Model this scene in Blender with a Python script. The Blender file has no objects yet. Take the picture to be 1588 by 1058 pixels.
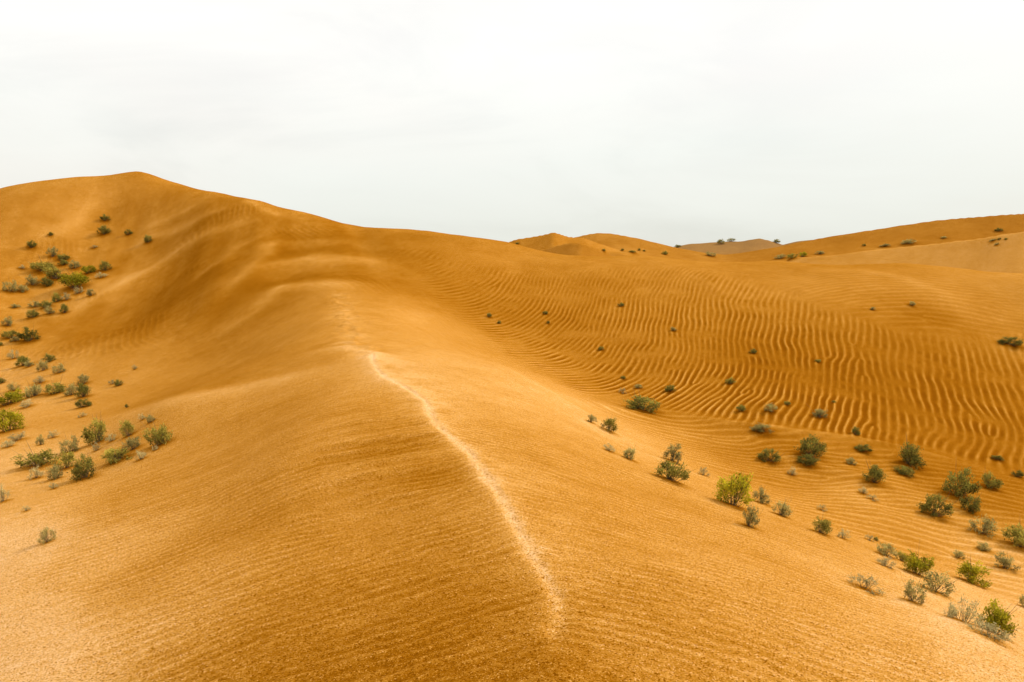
import bpy, math, random
import numpy as np

# ------------------------------------------------------------------ set-up
sc = bpy.context.scene
COL = sc.collection
W0, H0, F0 = 1588.0, 1058.0, 1059.0          # measuring frame used to survey the place
PITCH = math.radians(7.69)
CP, SP = math.cos(PITCH), math.sin(PITCH)
rng = np.random.default_rng(7)
random.seed(5)


def ray(px, py):
    """azimuth and rise/run of the sight line through a surveyed point"""
    xc = (px - W0 / 2) / F0
    yc = (H0 / 2 - py) / F0
    X, Y, Z = xc, CP + yc * SP, -SP + yc * CP
    r = math.hypot(X, Y)
    return math.atan2(X, Y), Z / r, Y / r


# ------------------------------------------------------------------ noise
def _hash(ix, iy, seed):
    h = (ix.astype(np.int64) * 374761393 + iy.astype(np.int64) * 668265263 + seed * 974711) & 0xFFFFFFFF
    h = ((h ^ (h >> 13)) * 1274126177) & 0xFFFFFFFF
    return ((h ^ (h >> 16)) & 0xFFFFFF) / float(0xFFFFFF)


def vnoise(x, y, seed=0):
    x0 = np.floor(x); y0 = np.floor(y)
    fx = x - x0; fy = y - y0
    fx = fx * fx * fx * (fx * (fx * 6 - 15) + 10); fy = fy * fy * fy * (fy * (fy * 6 - 15) + 10)
    a = _hash(x0, y0, seed); b = _hash(x0 + 1, y0, seed)
    c = _hash(x0, y0 + 1, seed); d = _hash(x0 + 1, y0 + 1, seed)
    return (a * (1 - fx) + b * fx) * (1 - fy) + (c * (1 - fx) + d * fx) * fy - 0.5


def fbm(x, y, octs=4, seed=0):
    s = 0; a = 1.0
    for k in range(octs):
        s = s + a * vnoise(x * 2 ** k + 13.1 * k, y * 2 ** k - 7.7 * k, seed + k)
        a *= 0.5
    return s


def smooth(a, b, x):
    t = np.clip((x - a) / (b - a), 0, 1)
    return t * t * (3 - 2 * t)


# ------------------------------------------------------------------ terrain: surveyed heights
# (px, py, forward distance in metres)
CPTS = [
 # crest of the near ridge and the saddle behind it
 (850,1058,6),(865,950,7.8),(830,870,9.6),(790,800,11.8),(740,730,14.7),(700,685,17),(650,625,21.5),(600,595,24.5),(578,562,29),
 (530,500,40),(520,460,52),(590,430,60),(600,400,68),(600,375,74),(590,357,80),
 # left skyline
 (0,293,97),(60,284,99),(120,279,101),(215,273,105),(300,297,98),(345,307,95),(400,317,92),(480,335,87),(550,353,82),
 (660,361,79),(720,367,79),(788,376,79),
 # left flank of the near ridge
 (0,1058,8.5),(0,900,13),(0,800,18.5),(0,740,24),(0,680,32),(0,600,46),(0,540,58),(0,480,68),(0,420,78),(0,360,86),
 (150,1058,8),(150,900,12),(150,800,16.5),(150,740,22),(150,690,27.5),(150,640,35),(150,590,44),(150,540,54),
 (200,510,62),(150,450,74),(150,400,84),(170,340,94),
 (350,1058,7),(350,900,10.5),(350,800,14),(350,720,18.5),(350,660,24),(400,603,28),(250,632,29),
 (350,570,39),(350,530,48),(330,480,58),(350,430,68),(350,380,78),(350,340,86),
 (450,500,46),(500,640,21),(450,700,17),(500,900,9.7),(600,1058,6.3),(600,800,12.5),(460,400,72),(250,400,82),(260,350,90),
 # right flank of the near ridge
 (1000,1058,6.1),(1200,1058,6.8),(1400,1058,7.8),(1588,1058,9),(1000,900,9.2),(1200,900,11),(1350,930,12),(1588,1010,11),
 (1460,925,14),(1300,850,16),(1170,800,17.5),(1060,745,20),(960,690,23),(900,640,27),(780,570,33),(700,545,36),
 (800,700,16.7),(900,760,14.5),(1000,800,14),
 # valley floor on the right
 (1588,950,15.5),(1588,900,19),(1500,880,19.5),(1588,800,25),(1588,740,30),(1450,800,24),(1350,780,24),(1250,750,26),
 (1150,700,29),(1050,650,33),(960,610,38),(880,570,43),(800,520,50),(720,470,57),(660,430,62),
 # rippled slope
 (1588,650,38),(1588,600,44),(1588,540,52),(1588,480,60),(1588,430,66),
 (1400,700,31),(1400,640,37),(1400,580,44),(1400,520,52),(1400,470,60),(1400,430,67),(1400,409,73),(1450,413,72),(1500,418,70.5),(1545,424,69),(1500,450,64),(1650,440,64),
 (1200,640,34),(1200,580,42),(1200,520,51),(1200,460,61),(1200,425,69),(1200,404,76),
 (1000,560,45),(1000,500,54),(1000,450,63),(1000,415,71),(1000,396,78),
 (800,470,58),(800,430,66),(800,400,73),(700,440,61),
]
EXTRA = []          # (azimuth, r, z) given directly
for az, r, z in [(-42,130,2),(-30,140,3),(-20,130,0),(-10,112,-2),(0,105,-5),(10,100,-6.5),(20,104,-7),(30,116,-7.5),(40,124,-7.5),
                 (0,92,-1.8),(8,92,-3.2),(16,93,-4),(24,96,-4.6),(32,101,-5),(38,107,-5.6),
                 (-42,170,-6),(-25,180,-6),(-10,150,-7),(5,140,-8),(20,135,-8),(40,130,-8),
                 (-42,240,-8),(-20,240,-8),(0,240,-8),(20,240,-8),(42,240,-8),
                 (-60,10,-6.6),(-60,25,-9.5),(-60,60,-8.5),(-60,100,4),(-60,160,-6),(-60,240,-8),
                 (60,8,-7.5),(60,16,-10.2),(60,40,-10.2),(60,70,-6),(60,95,-6),(60,160,-8),(60,240,-8),
                 (-60,5,-4.9),(-30,4,-4.25),(0,4,-3.8),(30,4,-4.1),(60,5,-5.2),(0,2.5,-3.6),(50,2.5,-3.7),(-50,2.5,-3.7)]:
    EXTRA.append((math.radians(az), r, z))


def to_uv(th, r):
    return th * 1.0, np.log(r) * 0.6


cu, cv, cz = [], [], []
for px, py, Y in CPTS:
    th, s, yr = ray(px, py)
    r = Y / yr
    u, v = to_uv(th, r)
    cu.append(u); cv.append(v); cz.append(s * r)
for th, r, z in EXTRA:
    u, v = to_uv(th, r)
    cu.append(u); cv.append(v); cz.append(z)
cu, cv, cz = map(np.array, (cu, cv, cz))


def tps_kernel(d2):
    return np.where(d2 > 1e-12, d2 * np.log(d2 + 1e-12), 0.0)


n = len(cu)
K = tps_kernel((cu[:, None] - cu[None]) ** 2 + (cv[:, None] - cv[None]) ** 2) + np.eye(n) * 2e-4
Pm = np.stack([np.ones(n), cu, cv], 1)
A = np.zeros((n + 3, n + 3)); A[:n, :n] = K; A[:n, n:] = Pm; A[n:, :n] = Pm.T
TW = np.linalg.solve(A, np.concatenate([cz, np.zeros(3)]))


def tps(th, r):
    sh = th.shape
    u, v = to_uv(th.ravel(), r.ravel())
    out = TW[n] + TW[n + 1] * u + TW[n + 2] * v
    for k in range(n):
        out = out + TW[k] * tps_kernel((u - cu[k]) ** 2 + (v - cv[k]) ** 2)
    return out.reshape(sh)


# polar sheet: fine where the ground is near and in view, coarse elsewhere
TH_D = math.radians(46)
NT = 1500
th_dense = np.linspace(-TH_D, TH_D, NT)
th_rest = np.linspace(TH_D, 2 * math.pi - TH_D, 190)[1:-1]
rs = [0.5]
while rs[-1] < 3200:
    r = rs[-1]
    if r < 5: d = 0.12 * r + .01
    elif r < 90: d = min(max(r * r / 2600.0, 0.014), 0.0031 * r)
    elif r < 260: d = 0.0042 * r
    elif r < 420: d = 0.0075 * r
    else: d = 0.05 * r
    rs.append(r + d)
R = np.array(rs); NR = len(R)

# surveyed base on a coarse polar table, then interpolated
TC = np.linspace(-math.radians(60), math.radians(60), 300)
RC = np.exp(np.linspace(math.log(2.5), math.log(240), 320))
ZC = tps(*np.meshgrid(TC, RC, indexing='ij'))


def bilin(tab, T, Rg, th, r):
    a = np.clip((th - T[0]) / (T[1] - T[0]), 0, len(T) - 1.001)
    b = np.clip(np.interp(np.log(r), np.log(Rg), np.arange(len(Rg))), 0, len(Rg) - 1.001)
    i = a.astype(int); j = b.astype(int); fa = a - i; fb = b - j
    return (tab[i, j] * (1 - fa) + tab[i + 1, j] * fa) * (1 - fb) + (tab[i, j + 1] * (1 - fa) + tab[i + 1, j + 1] * fa) * fb


# ---- dunes that stand beyond the valley: each has a crest line at its own distance
#  (crest points (px,py), distance of each, base depth, front width, back width)
FAR = [
 # light dune in front of the big right one
 dict(c=[(1230,400,122),(1270,398,118),(1340,389,115),(1430,380,110),(1500,372,105),(1588,358,100),(1700,350,98)], fw=26, bw=40, pw=1.3),
 # big right dune
 dict(c=[(1095,399,225),(1150,392,225),(1200,384,220),(1285,367,215),(1350,357,210),(1440,343,205),(1500,337,202),(1588,331,200),(1720,326,200)], fw=75, bw=80, pw=1.25),
 # twin-peaked dunes in the middle
 dict(c=[(770,380,190),(785,377,188),(800,371,186),(830,366.5,184),(848,363,182),(858,360,181),(868,362.5,182),(880,367,184),(905,369,186),(930,378,190),(960,388,195)], fw=34, bw=50, pw=1.15),
 dict(c=[(850,378,245),(880,371,242),(897,367,240),(912,363,238),(928,361,236),(950,362.5,235),(985,369,232),(1015,376,230),(1045,383.5,228),(1075,389,226),(1105,394,224)], fw=60, bw=70, pw=1.15),
 dict(c=[(838,388,168),(860,381,166),(885,375.5,164),(900,376,163),(920,382,164),(945,390,166)], fw=20, bw=20, pw=1.4),
 # grey-brown far rise
 dict(c=[(1030,386,330),(1050,382,330),(1070,378,328),(1100,376,326),(1150,374,324),(1166,371,322),(1180,369.5,322),(1192,373,322),(1208,378,325),(1240,384,330)], fw=90, bw=90, pw=1.2),
 dict(c=[(1190,385,400),(1210,377,400),(1235,369,398),(1260,366.5,396),(1290,367,396),(1330,372,398),(1400,380,400)], fw=90, bw=90, pw=1.2),
]


def far_height(th, r, z):
    """crests with a sharp brink, slopes running down to the plain"""
    for k, F in enumerate(FAR):
        t = []; h = []; d = []
        for px, py, Y in F['c']:
            a, s, yr = ray(px, py)
            t.append(a); h.append(s * Y / yr); d.append(Y / yr)
        tt = th
        lo, hi = t[0], t[-1]
        tg = np.linspace(lo - .1, hi + .1, 700)
        hg = np.interp(tg, t, h); dg = np.interp(tg, t, d)
        ker = np.hanning(2 * int(max(3, (hi - lo) / len(t) * 0.55 / (tg[1] - tg[0]))) + 1); ker /= ker.sum()
        kw = len(ker) // 2
        hg = np.convolve(np.pad(hg, kw, mode='edge'), ker, 'valid'); dg = np.convolve(np.pad(dg, kw, mode='edge'), ker, 'valid')
        hh = np.interp(tt, tg, hg); dd = np.interp(tt, tg, dg)
        span = 0.05
        edge = smooth(lo - span, lo, tt) * (1 - smooth(hi, hi + span * 3, tt))
        wig = 1.6 * fbm(tt * 16 + k * 5, r * 0 + k, 2, 40 + k) * F['fw'] / 40
        q = (r - dd - wig)
        w = np.where(q < 0, F['fw'], F['bw'])
        b = 1 - np.clip(np.abs(q) / w, 0, 1)
        b = np.where(q < 0, b ** F['pw'], b)
        b = b * b * (1.6 - 0.6 * b) if False else b
        b = np.clip(b, 0, 1)
        b = b * (1 - 0.0) * edge
        cand = -9.5 + (hh + 9.5) * b
        kk = 0.35
        m = np.maximum(z, cand)
        z = m + kk * np.exp(-np.abs(z - cand) / kk) * 0.35 * (b > 0.0)
    return z


def base_height(th, r):
    """smooth shape of the land (no ripples)"""
    thw = (th + math.pi) % (2 * math.pi) - math.pi
    z = bilin(ZC, TC, RC, np.clip(thw, TC[0], TC[-1]), np.clip(r, 2.5, 239))
    zn = -3.55 - 0.02 * r
    z = np.where(r < 2.5, z + (-3.6 - z) * smooth(2.5, 0.6, r), z)
    # behind the survey: rolling sand
    x = r * np.sin(th); y = r * np.cos(th)
    roll = -3.6 - 5.0 * smooth(3, 60, r) + 3.0 * fbm(x / 45, y / 45, 3, 3) * smooth(5, 60, r)
    wbk = smooth(math.radians(52), math.radians(85), np.abs(thw))
    z = z * (1 - wbk) + roll * wbk
    # far plain
    plain = -8.0 + 2.0 * fbm(x / 120, y / 120, 3, 9)
    wf = smooth(150, 240, r)
    z = z * (1 - wf) + plain * wf
    infront = smooth(math.radians(75), math.radians(55), np.abs(thw)) * (r > 80)
    zf = far_height(thw, r, z)
    z = z + (zf - z) * infront
    return z


# table of the bare land for casting sight lines
TT = np.linspace(-math.radians(45), math.radians(45), 1400)
RT = np.exp(np.linspace(math.log(3), math.log(600), 1500))
_T, _R = np.meshgrid(TT, RT, indexing='ij')
ZT = base_height(_T, _R)


def cast(px, py, tab=None):
    """where the sight line through a surveyed point meets the land"""
    tab = ZT if tab is None else tab
    th, s, yr = ray(px, py)
    a = min(max((th - TT[0]) / (TT[1] - TT[0]), 0), len(TT) - 1.001); i = int(a); f = a - i
    col = tab[i] * (1 - f) + tab[i + 1] * f
    below = np.nonzero(col >= s * RT)[0]
    if len(below) == 0:
        return None
    j = below[0]
    if j == 0:
        r = RT[0]
    else:
        d0 = s * RT[j - 1] - col[j - 1]; d1 = s * RT[j] - col[j]
        r = RT[j - 1] + (RT[j] - RT[j - 1]) * d0 / (d0 - d1 + 1e-9)
    return r * math.sin(th), r * math.cos(th), s * r


def poly_world(pts):
    out = []
    for p in pts:
        c = cast(p[0], p[1])
        if c: out.append(c)
    return np.array(out)


def poly_dist(x, y, P):
    """signed distance to a polyline (left of its direction positive) and run along it (0..1)"""
    best = np.full(x.shape, 1e9); sign = np.zeros(x.shape); run = np.zeros(x.shape)
    seg = np.hypot(np.diff(P[:, 0]), np.diff(P[:, 1])); tot = seg.sum(); acc = 0
    for k in range(len(P) - 1):
        ax, ay = P[k, 0], P[k, 1]; dx, dy = P[k + 1, 0] - ax, P[k + 1, 1] - ay
        L2 = dx * dx + dy * dy + 1e-9
        t = np.clip(((x - ax) * dx + (y - ay) * dy) / L2, 0, 1)
        ex = x - ax - t * dx; ey = y - ay - t * dy
        d = np.hypot(ex, ey)
        m = d < best
        best = np.where(m, d, best)
        sign = np.where(m, np.sign(dx * ey - dy * ex), sign)
        run = np.where(m, (acc + t * seg[k]) / tot, run)
        acc += seg[k]
    return best, sign, run


def densify(P, n=60, it=0):
    s = np.concatenate([[0], np.cumsum(np.hypot(np.diff(P[:, 0]), np.diff(P[:, 1])))])
    q = np.linspace(0, s[-1], n)
    X = np.stack([np.interp(q, s, P[:, i]) for i in range(3)], 1)
    for _ in range(it):
        X[1:-1] = (X[:-2] + 2 * X[1:-1] + X[2:]) / 4
    return X


# secondary wind ridges: (surveyed line, height, width left of the line, width right of it, strength of painted shading)
RIDGES = [
 ([(396,492),(412,476),(440,465),(480,459),(520,456.5),(560,457.5),(610,461)], 0.55, 5.0, 7.0, .75),
 ([(392,452),(412,434),(440,424),(480,416),(530,412.5),(585,413),(625,417)], 0.55, 5.0, 8.0, .65),
 ([(380,418),(410,401),(470,390),(540,384),(590,385)], 0.50, 5.0, 7.0, .35),
 ([(120,660),(180,645),(250,630),(330,614),(400,601),(470,588),(540,574),(576,560)], 0.12, 2.4, 5.0, .50),
 ([(470,345),(430,338),(400,330),(372,314)], 0.15, 3.0, 3.0, .4),
 ([(171,292),(160,318),(130,343),(76,369),(20,392)], 0.60, 4.0, 6.0, .40),
 ([(440,342),(404,350),(335,373),(269,398),(180,447),(112,492),(60,520)], 0.60, 4.0, 6.0, .50),
 ([(395,327),(320,345),(233,373),(170,402),(148,414)], 0.30, 3.0, 5.0, .40),
 ([(449,368),(420,400),(382,447),(350,475),(314,500)], 0.65, 3.0, 5.0, .55),
 ([(420,370),(370,400),(320,440),(260,480)], 0.45, 3.0, 4.0, .35),
 ([(449,447),(395,500),(340,530),(290,550)], 0.40, 3.0, 4.0, .40),
 ([(330,318),(260,345),(200,370)], 0.35, 3.0, 3.0, .30),
 ([(470,556),(510,548),(545,546),(578,556),(640,560)], 0.18, 1.2, 2.0, .45),
 ([(500,545),(530,538),(560,541)], 0.12, 1.0, 1.5, .35),
 ([(1230,426),(1300,421),(1380,428),(1450,450),(1500,490),(1560,520)], 0.30, 5.0, 5.0, .2),
 ([(1000,632),(1060,640),(1110,652),(1160,660),(1240,672),(1330,682),(1420,700),(1500,718),(1588,742)], 0.15, 0.5, 0.8, .35),
 ([(1130,700),(1230,712),(1290,730),(1380,752),(1430,760)], 0.10, 0.5, 0.8, .30),
 ([(690,545),(760,563),(820,592),(870,620),(930,655),(1000,700)], 0.08, 1.2, 1.6, .15),
]
RW = [(densify(poly_world(p), 26, 2), h, a, b, t) for p, h, a, b, t in RIDGES]
CREST = densify(poly_world([(862,1058),(858,985),(868,945),(850,905),(826,870),(806,830),(790,800),(772,770),(748,735),(728,708),(700,685),
                            (676,664),(668,648),(662,630),(645,615),(620,602),(598,592),(584,578),(576,560)]), 160, 4)
TRAIL2 = densify(poly_world([(576,560),(560,545),(545,520),(532,490),(524,465)]), 60)


def crest_dist(x, y, r):
    d = np.full(x.shape, 60.0); s = -np.sign(x + 1.0); run = np.where(r > 20, 1.0, 0.0)
    m = r < 46
    if m.any():
        d[m], s[m], run[m] = poly_dist(x[m], y[m], CREST[::2])
    return d, s, run


def ridge_raw(x, y):
    """every secondary ridge: the highest of the overlapping rounded sections along its line"""
    out = np.zeros(x.shape); tone = np.zeros(x.shape)
    for P, h, a, b, t in RW:
        e = 3.0 * max(a, b)
        m = (x > P[:, 0].min() - e) & (x < P[:, 0].max() + e) & (y > P[:, 1].min() - e) & (y < P[:, 1].max() + e)
        if not m.any(): continue
        xm, ym = x[m], y[m]
        wv_ = 0.14 * (a + b)
        xm = xm + wv_ * fbm(xm / 7, ym / 7, 2, 61); ym = ym + wv_ * fbm(xm / 7, ym / 7, 2, 62)
        hh = np.zeros(xm.shape); pale = np.zeros(xm.shape); dark = np.zeros(xm.shape)
        ns = len(P) - 1
        for k in range(ns):
            ax, ay = P[k, 0], P[k, 1]; dx, dy = P[k + 1, 0] - ax, P[k + 1, 1] - ay
            L2 = dx * dx + dy * dy + 1e-9
            tt = np.clip(((xm - ax) * dx + (ym - ay) * dy) / L2, 0, 1)
            ex = xm - ax - tt * dx; ey = ym - ay - tt * dy
            d = np.hypot(ex, ey); side = (dx * ey - dy * ex) / math.sqrt(L2)
            g = smooth(-0.6 * min(a, b), 0.6 * min(a, b), side)
            w = b + (a - b) * g
            run = (k + tt) / ns
            fade = smooth(0, 0.35, run) * smooth(1.0, 0.7, run)
            q = d / w
            q2 = np.sqrt(q * q + 0.03) - 0.173
            hh = np.maximum(hh, h * fade * np.exp(-q2 * 1.6) * (1 + q2 * 0.9))
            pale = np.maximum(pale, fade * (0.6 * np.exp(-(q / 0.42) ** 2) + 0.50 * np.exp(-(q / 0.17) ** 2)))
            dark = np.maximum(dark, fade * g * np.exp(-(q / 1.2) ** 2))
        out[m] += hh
        tone[m] += 1.0 * t * (1.25 * pale - 0.75 * dark)  # painted shading: lit crest line, shaded far side, put into the colour
    th_, s_, yr_ = ray(215, 271); rp_ = 105 / yr_
    dx = x - rp_ * math.sin(th_); dy = y - rp_ * math.cos(th_)
    out = out + 0.7 * np.exp(-np.sqrt(dx * dx / 49 + dy * dy / 100 + .002))
    return out, tone


TR_ = np.linspace(-math.radians(46), math.radians(46), 1000)
RR_ = np.exp(np.linspace(math.log(8), math.log(150), 1000))
_a, _b = np.meshgrid(TR_, RR_, indexing='ij')
RH_TAB, RIDGE_SHADE = ridge_raw(_b * np.sin(_a), _b * np.cos(_a))


def ridge_add(x, y, want_tone=False):
    th = np.arctan2(x, y); r = np.hypot(x, y)
    ok = (np.abs(th) < TR_[-1]) * (r > 8) * smooth(150, 130, r)
    th = np.clip(th, TR_[0], TR_[-1]); r = np.clip(r, RR_[0], RR_[-1] * .999)
    out = bilin(RH_TAB, TR_, RR_, th, r) * ok
    return (out, bilin(RIDGE_SHADE, TR_, RR_, th, r) * ok) if want_tone else out


# ------------------------------------------------------------------ ripples
def fit_phase(ctrl, scale, reg=1e-3):
    """scalar field whose contour lines are the ripple crests (directions and spacings surveyed)"""
    P = []; G = []
    for px, py, ang, sp in ctrl:
        e = 2.0
        c0 = cast(px, py); cx = cast(px + e, py); cy = cast(px, py + e)
        if not (c0 and cx and cy): continue
        J = np.array([[(cx[0] - c0[0]) / e, (cy[0] - c0[0]) / e], [(cx[1] - c0[1]) / e, (cy[1] - c0[1]) / e]])
        a = math.radians(ang)
        nrm = np.array([math.sin(a), math.cos(a)])          # screen normal of a line rising at ang
        kimg = nrm / sp
        g = np.linalg.solve(J.T, kimg)
        P.append(c0[:2]); G.append(g)
    P = np.array(P); G = np.array(G); m = len(P)

    def basis(x, y):
        dx = x[:, None] - P[None, :, 0]; dy = y[:, None] - P[None, :, 1]
        e = np.exp(-(dx * dx + dy * dy) / (2 * scale * scale))
        return dx, dy, e
    dx, dy, e = basis(P[:, 0], P[:, 1])
    Ax = np.concatenate([-dx / scale ** 2 * e, np.ones((m, 1)), np.zeros((m, 1))], 1)
    Ay = np.concatenate([-dy / scale ** 2 * e, np.zeros((m, 1)), np.ones((m, 1))], 1)
    wt = 1 / (np.linalg.norm(G, axis=1) + .5)
    M = np.concatenate([Ax * wt[:, None], Ay * wt[:, None]], 0); rhs = np.concatenate([G[:, 0] * wt, G[:, 1] * wt])
    MtM = M.T @ M; MtM[np.arange(m), np.arange(m)] += reg
    wv = np.linalg.solve(MtM + np.eye(m + 2) * 1e-9, M.T @ rhs)
    res = (M @ wv - rhs); print('phase fit residual', float(np.sqrt((res ** 2).mean())))

    def field(x, y):
        out = wv[m] * x + wv[m + 1] * y
        for k in range(m):
            out = out + wv[k] * np.exp(-((x - P[k, 0]) ** 2 + (y - P[k, 1]) ** 2) / (2 * scale * scale))
        return out
    return field


VAL = [(630,395,42,5),(670,420,48,5.5),(700,440,50,6),(740,470,52,6.5),(640,418,-5,5),(720,485,-5,5.5),(780,490,42,6.5),(820,440,60,6),
 (830,520,28,6.5),(800,540,2,5.5),(870,470,60,7),(900,530,45,7.5),(870,570,10,6.5),(950,480,68,8.5),(960,560,42,8),(930,600,12,7),
 (900,620,-6,6),(1040,480,72,9),(1050,550,66,10),(1020,600,35,9),(1120,470,75,10),(1120,570,70,12),(1110,630,40,11),(1200,520,83,12),
 (1200,600,72,13),(1300,540,88,14),(1300,620,76,14),(1400,560,90,16),(1400,630,86,17),(1370,680,55,15),(1500,560,98,16),(1500,640,90,17),
 (1480,690,62,16),(1560,545,112,15),(1570,620,95,17),(1560,700,80,17),(1200,480,76,11),(1100,430,62,7.5),(1000,430,60,7),(900,420,52,6),
 (1300,490,70,11)]
LOW = [(1010,665,-32,6),(1060,672,-4,7.5),(1150,695,4,9),(1000,640,-10,6),(1100,660,6,8),(1200,760,-4,9),(1300,770,-14,10),(1400,830,-4,11),(1250,790,-10,9),
 (1500,850,-12,12),(1560,900,-16,13),(1350,720,-6,11),(1450,740,-4,12),(1560,780,-6,13),(1400,780,-8,11),(1250,700,0,10),(1500,800,-8,12),(930,640,-24,5.5)]
TOPR = [(1250,450,22,6),(1350,440,4,6),(1450,440,-8,6),(1400,470,2,7),(1500,470,-14,7),(1560,490,-24,7),(1300,470,22,7),(1150,420,30,6),(1560,450,-14,6),(1200,440,30,6),(1480,500,-16,8),(1350,490,12,8)]


def mask_px(pts):
    """region in plan: polygon surveyed in the photo frame, returns signed inside distance function"""
    P = poly_world(pts)[:, :2]

    def f(x, y):
        inside = np.zeros(x.shape, bool)
        d = np.full(x.shape, 1e9)
        for k in range(len(P)):
            ax, ay = P[k]; bx, by = P[(k + 1) % len(P)]
            cond = ((ay > y) != (by > y)) & (x < (bx - ax) * (y - ay) / (by - ay + 1e-12) + ax)
            inside ^= cond
            ex, ey = bx - ax, by - ay
            t = np.clip(((x - ax) * ex + (y - ay) * ey) / (ex * ex + ey * ey + 1e-9), 0, 1)
            d = np.minimum(d, np.hypot(x - ax - t * ex, y - ay - t * ey))
        return np.where(inside, d, -d)
    return f


def ripple_layers(x, y, r, th):
    """height of the wind ripples and how pale their crests are"""
    H = np.zeros(x.shape); T = np.zeros(x.shape)
    wx = 0.17 * fbm(x / 2.2, y / 3.4, 2, 21); wy = 0.17 * fbm(x / 3.4, y / 2.2, 2, 31)
    wx2 = 0.9 * fbm(x / 6, y / 6, 2, 22); wy2 = 0.9 * fbm(x / 6, y / 6, 2, 32)
    cell = fbm(x / 3.0, y / 3.0, 3, 51)

    def prof(ph, sharp=1.0):
        c = 0.5 + 0.5 * np.cos(2 * math.pi * ph + 0.55 * np.sin(2 * math.pi * ph))
        return c ** sharp

    def slips(x, y, k, dens, seed):
        """forks: places where a crest ends between two others"""
        ph = np.zeros(x.shape)
        rg = np.random.default_rng(seed)
        for _ in range(dens):
            j = rg.integers(len(k)); cx, cy = k[j] + rg.normal(0, 2.5, 2)
            s = rg.choice([-1, 1])
            ph += s * np.arctan2(y - cy, x - cx) / (2 * math.pi)
            ox, oy = rg.normal(0, 3.0, 2)
            ph -= s * np.arctan2(y - cy - oy, x - cx - ox) / (2 * math.pi)
        return ph

    reg = (r > 8) & (r < 96) & (th > -0.5) & (th < 0.80)
    i = np.nonzero(reg)
    xs, ys = x[i], y[i]
    mv = MV(xs, ys); ml = ML(xs, ys); mt = MT(xs, ys)
    # rippled slope
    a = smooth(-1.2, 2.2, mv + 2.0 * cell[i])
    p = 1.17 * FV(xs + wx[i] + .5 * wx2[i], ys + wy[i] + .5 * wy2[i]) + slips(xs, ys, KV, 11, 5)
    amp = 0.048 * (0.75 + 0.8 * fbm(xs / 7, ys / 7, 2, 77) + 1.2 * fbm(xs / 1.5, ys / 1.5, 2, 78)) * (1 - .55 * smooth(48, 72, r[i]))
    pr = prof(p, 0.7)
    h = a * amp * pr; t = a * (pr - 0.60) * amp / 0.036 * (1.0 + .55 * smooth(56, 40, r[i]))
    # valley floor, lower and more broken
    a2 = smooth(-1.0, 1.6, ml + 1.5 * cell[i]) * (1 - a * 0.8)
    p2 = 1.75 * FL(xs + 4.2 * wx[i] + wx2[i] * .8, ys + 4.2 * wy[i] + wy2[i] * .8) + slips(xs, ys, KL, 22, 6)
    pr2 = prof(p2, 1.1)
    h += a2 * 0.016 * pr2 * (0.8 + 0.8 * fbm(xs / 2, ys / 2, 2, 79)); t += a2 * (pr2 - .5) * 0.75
    # fine ripples near the top
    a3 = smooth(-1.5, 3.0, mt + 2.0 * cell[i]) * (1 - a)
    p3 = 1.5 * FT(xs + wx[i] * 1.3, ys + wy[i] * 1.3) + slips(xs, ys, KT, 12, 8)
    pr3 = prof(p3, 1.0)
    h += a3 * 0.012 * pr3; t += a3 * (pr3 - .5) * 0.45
    H[i] += h; T[i] += t

    # small ripples over the near ridge, crests square to the wind, different each side
    d, s, run = crest_dist(x, y, r)
    left = smooth(0.3, -0.3, (x + 0.12 * y * 0) * 0 + (-s * d))     # 1 left of crest
    near = smooth(30, 16, r) * (r > 3)
    for side, ang, lam, sd in ((1, -24, 0.25, 61), (0, 14, 0.25, 71)):
        w = left if side else (1 - left)
        aa = math.radians(ang)
        ux, uy = math.sin(aa) * 1.0, math.cos(aa)
        wrp = 0.30 * fbm(x / 1.6, y / 1.6, 3, sd) + 0.05 * fbm(x / .3, y / .3, 2, sd + 5)
        lamr = lam
        p4 = (x * ux + y * uy + wrp) / lamr
        pr4 = prof(p4, 1.0)
        patch = smooth(-0.45, 0.45, fbm(x / 1.3, y / 0.9, 3, sd + 9) + 0.15)
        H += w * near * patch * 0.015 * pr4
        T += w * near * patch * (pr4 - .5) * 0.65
    # longer wave in the same sand, a hand or two apart
    p5 = (y * 0.93 - x * 0.36 + 0.5 * fbm(x / 3, y / 3, 3, 81)) / 0.55
    pr5 = prof(p5, 1.0)
    patch = smooth(-0.1, 0.5, fbm(x / 3.2 + 4, y / 2.0, 3, 84)) * left * smooth(40, 20, r)
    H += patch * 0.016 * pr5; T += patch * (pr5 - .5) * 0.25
    # faint ripples on the big left hill
    hill = smooth(-0.12, -0.22, th) * smooth(48, 60, r) * smooth(112, 100, r)
    p6 = (x * 0.85 + y * 0.5 + 1.2 * fbm(x / 9, y / 9, 3, 91)) / 0.62
    patch = smooth(0.12, 0.55, fbm(x / 11, y / 6, 3, 94) + .05)
    pr6 = prof(p6)
    H += hill * patch * 0.025 * pr6; T += hill * patch * (pr6 - .5) * 0.3
    return H, T


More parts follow.
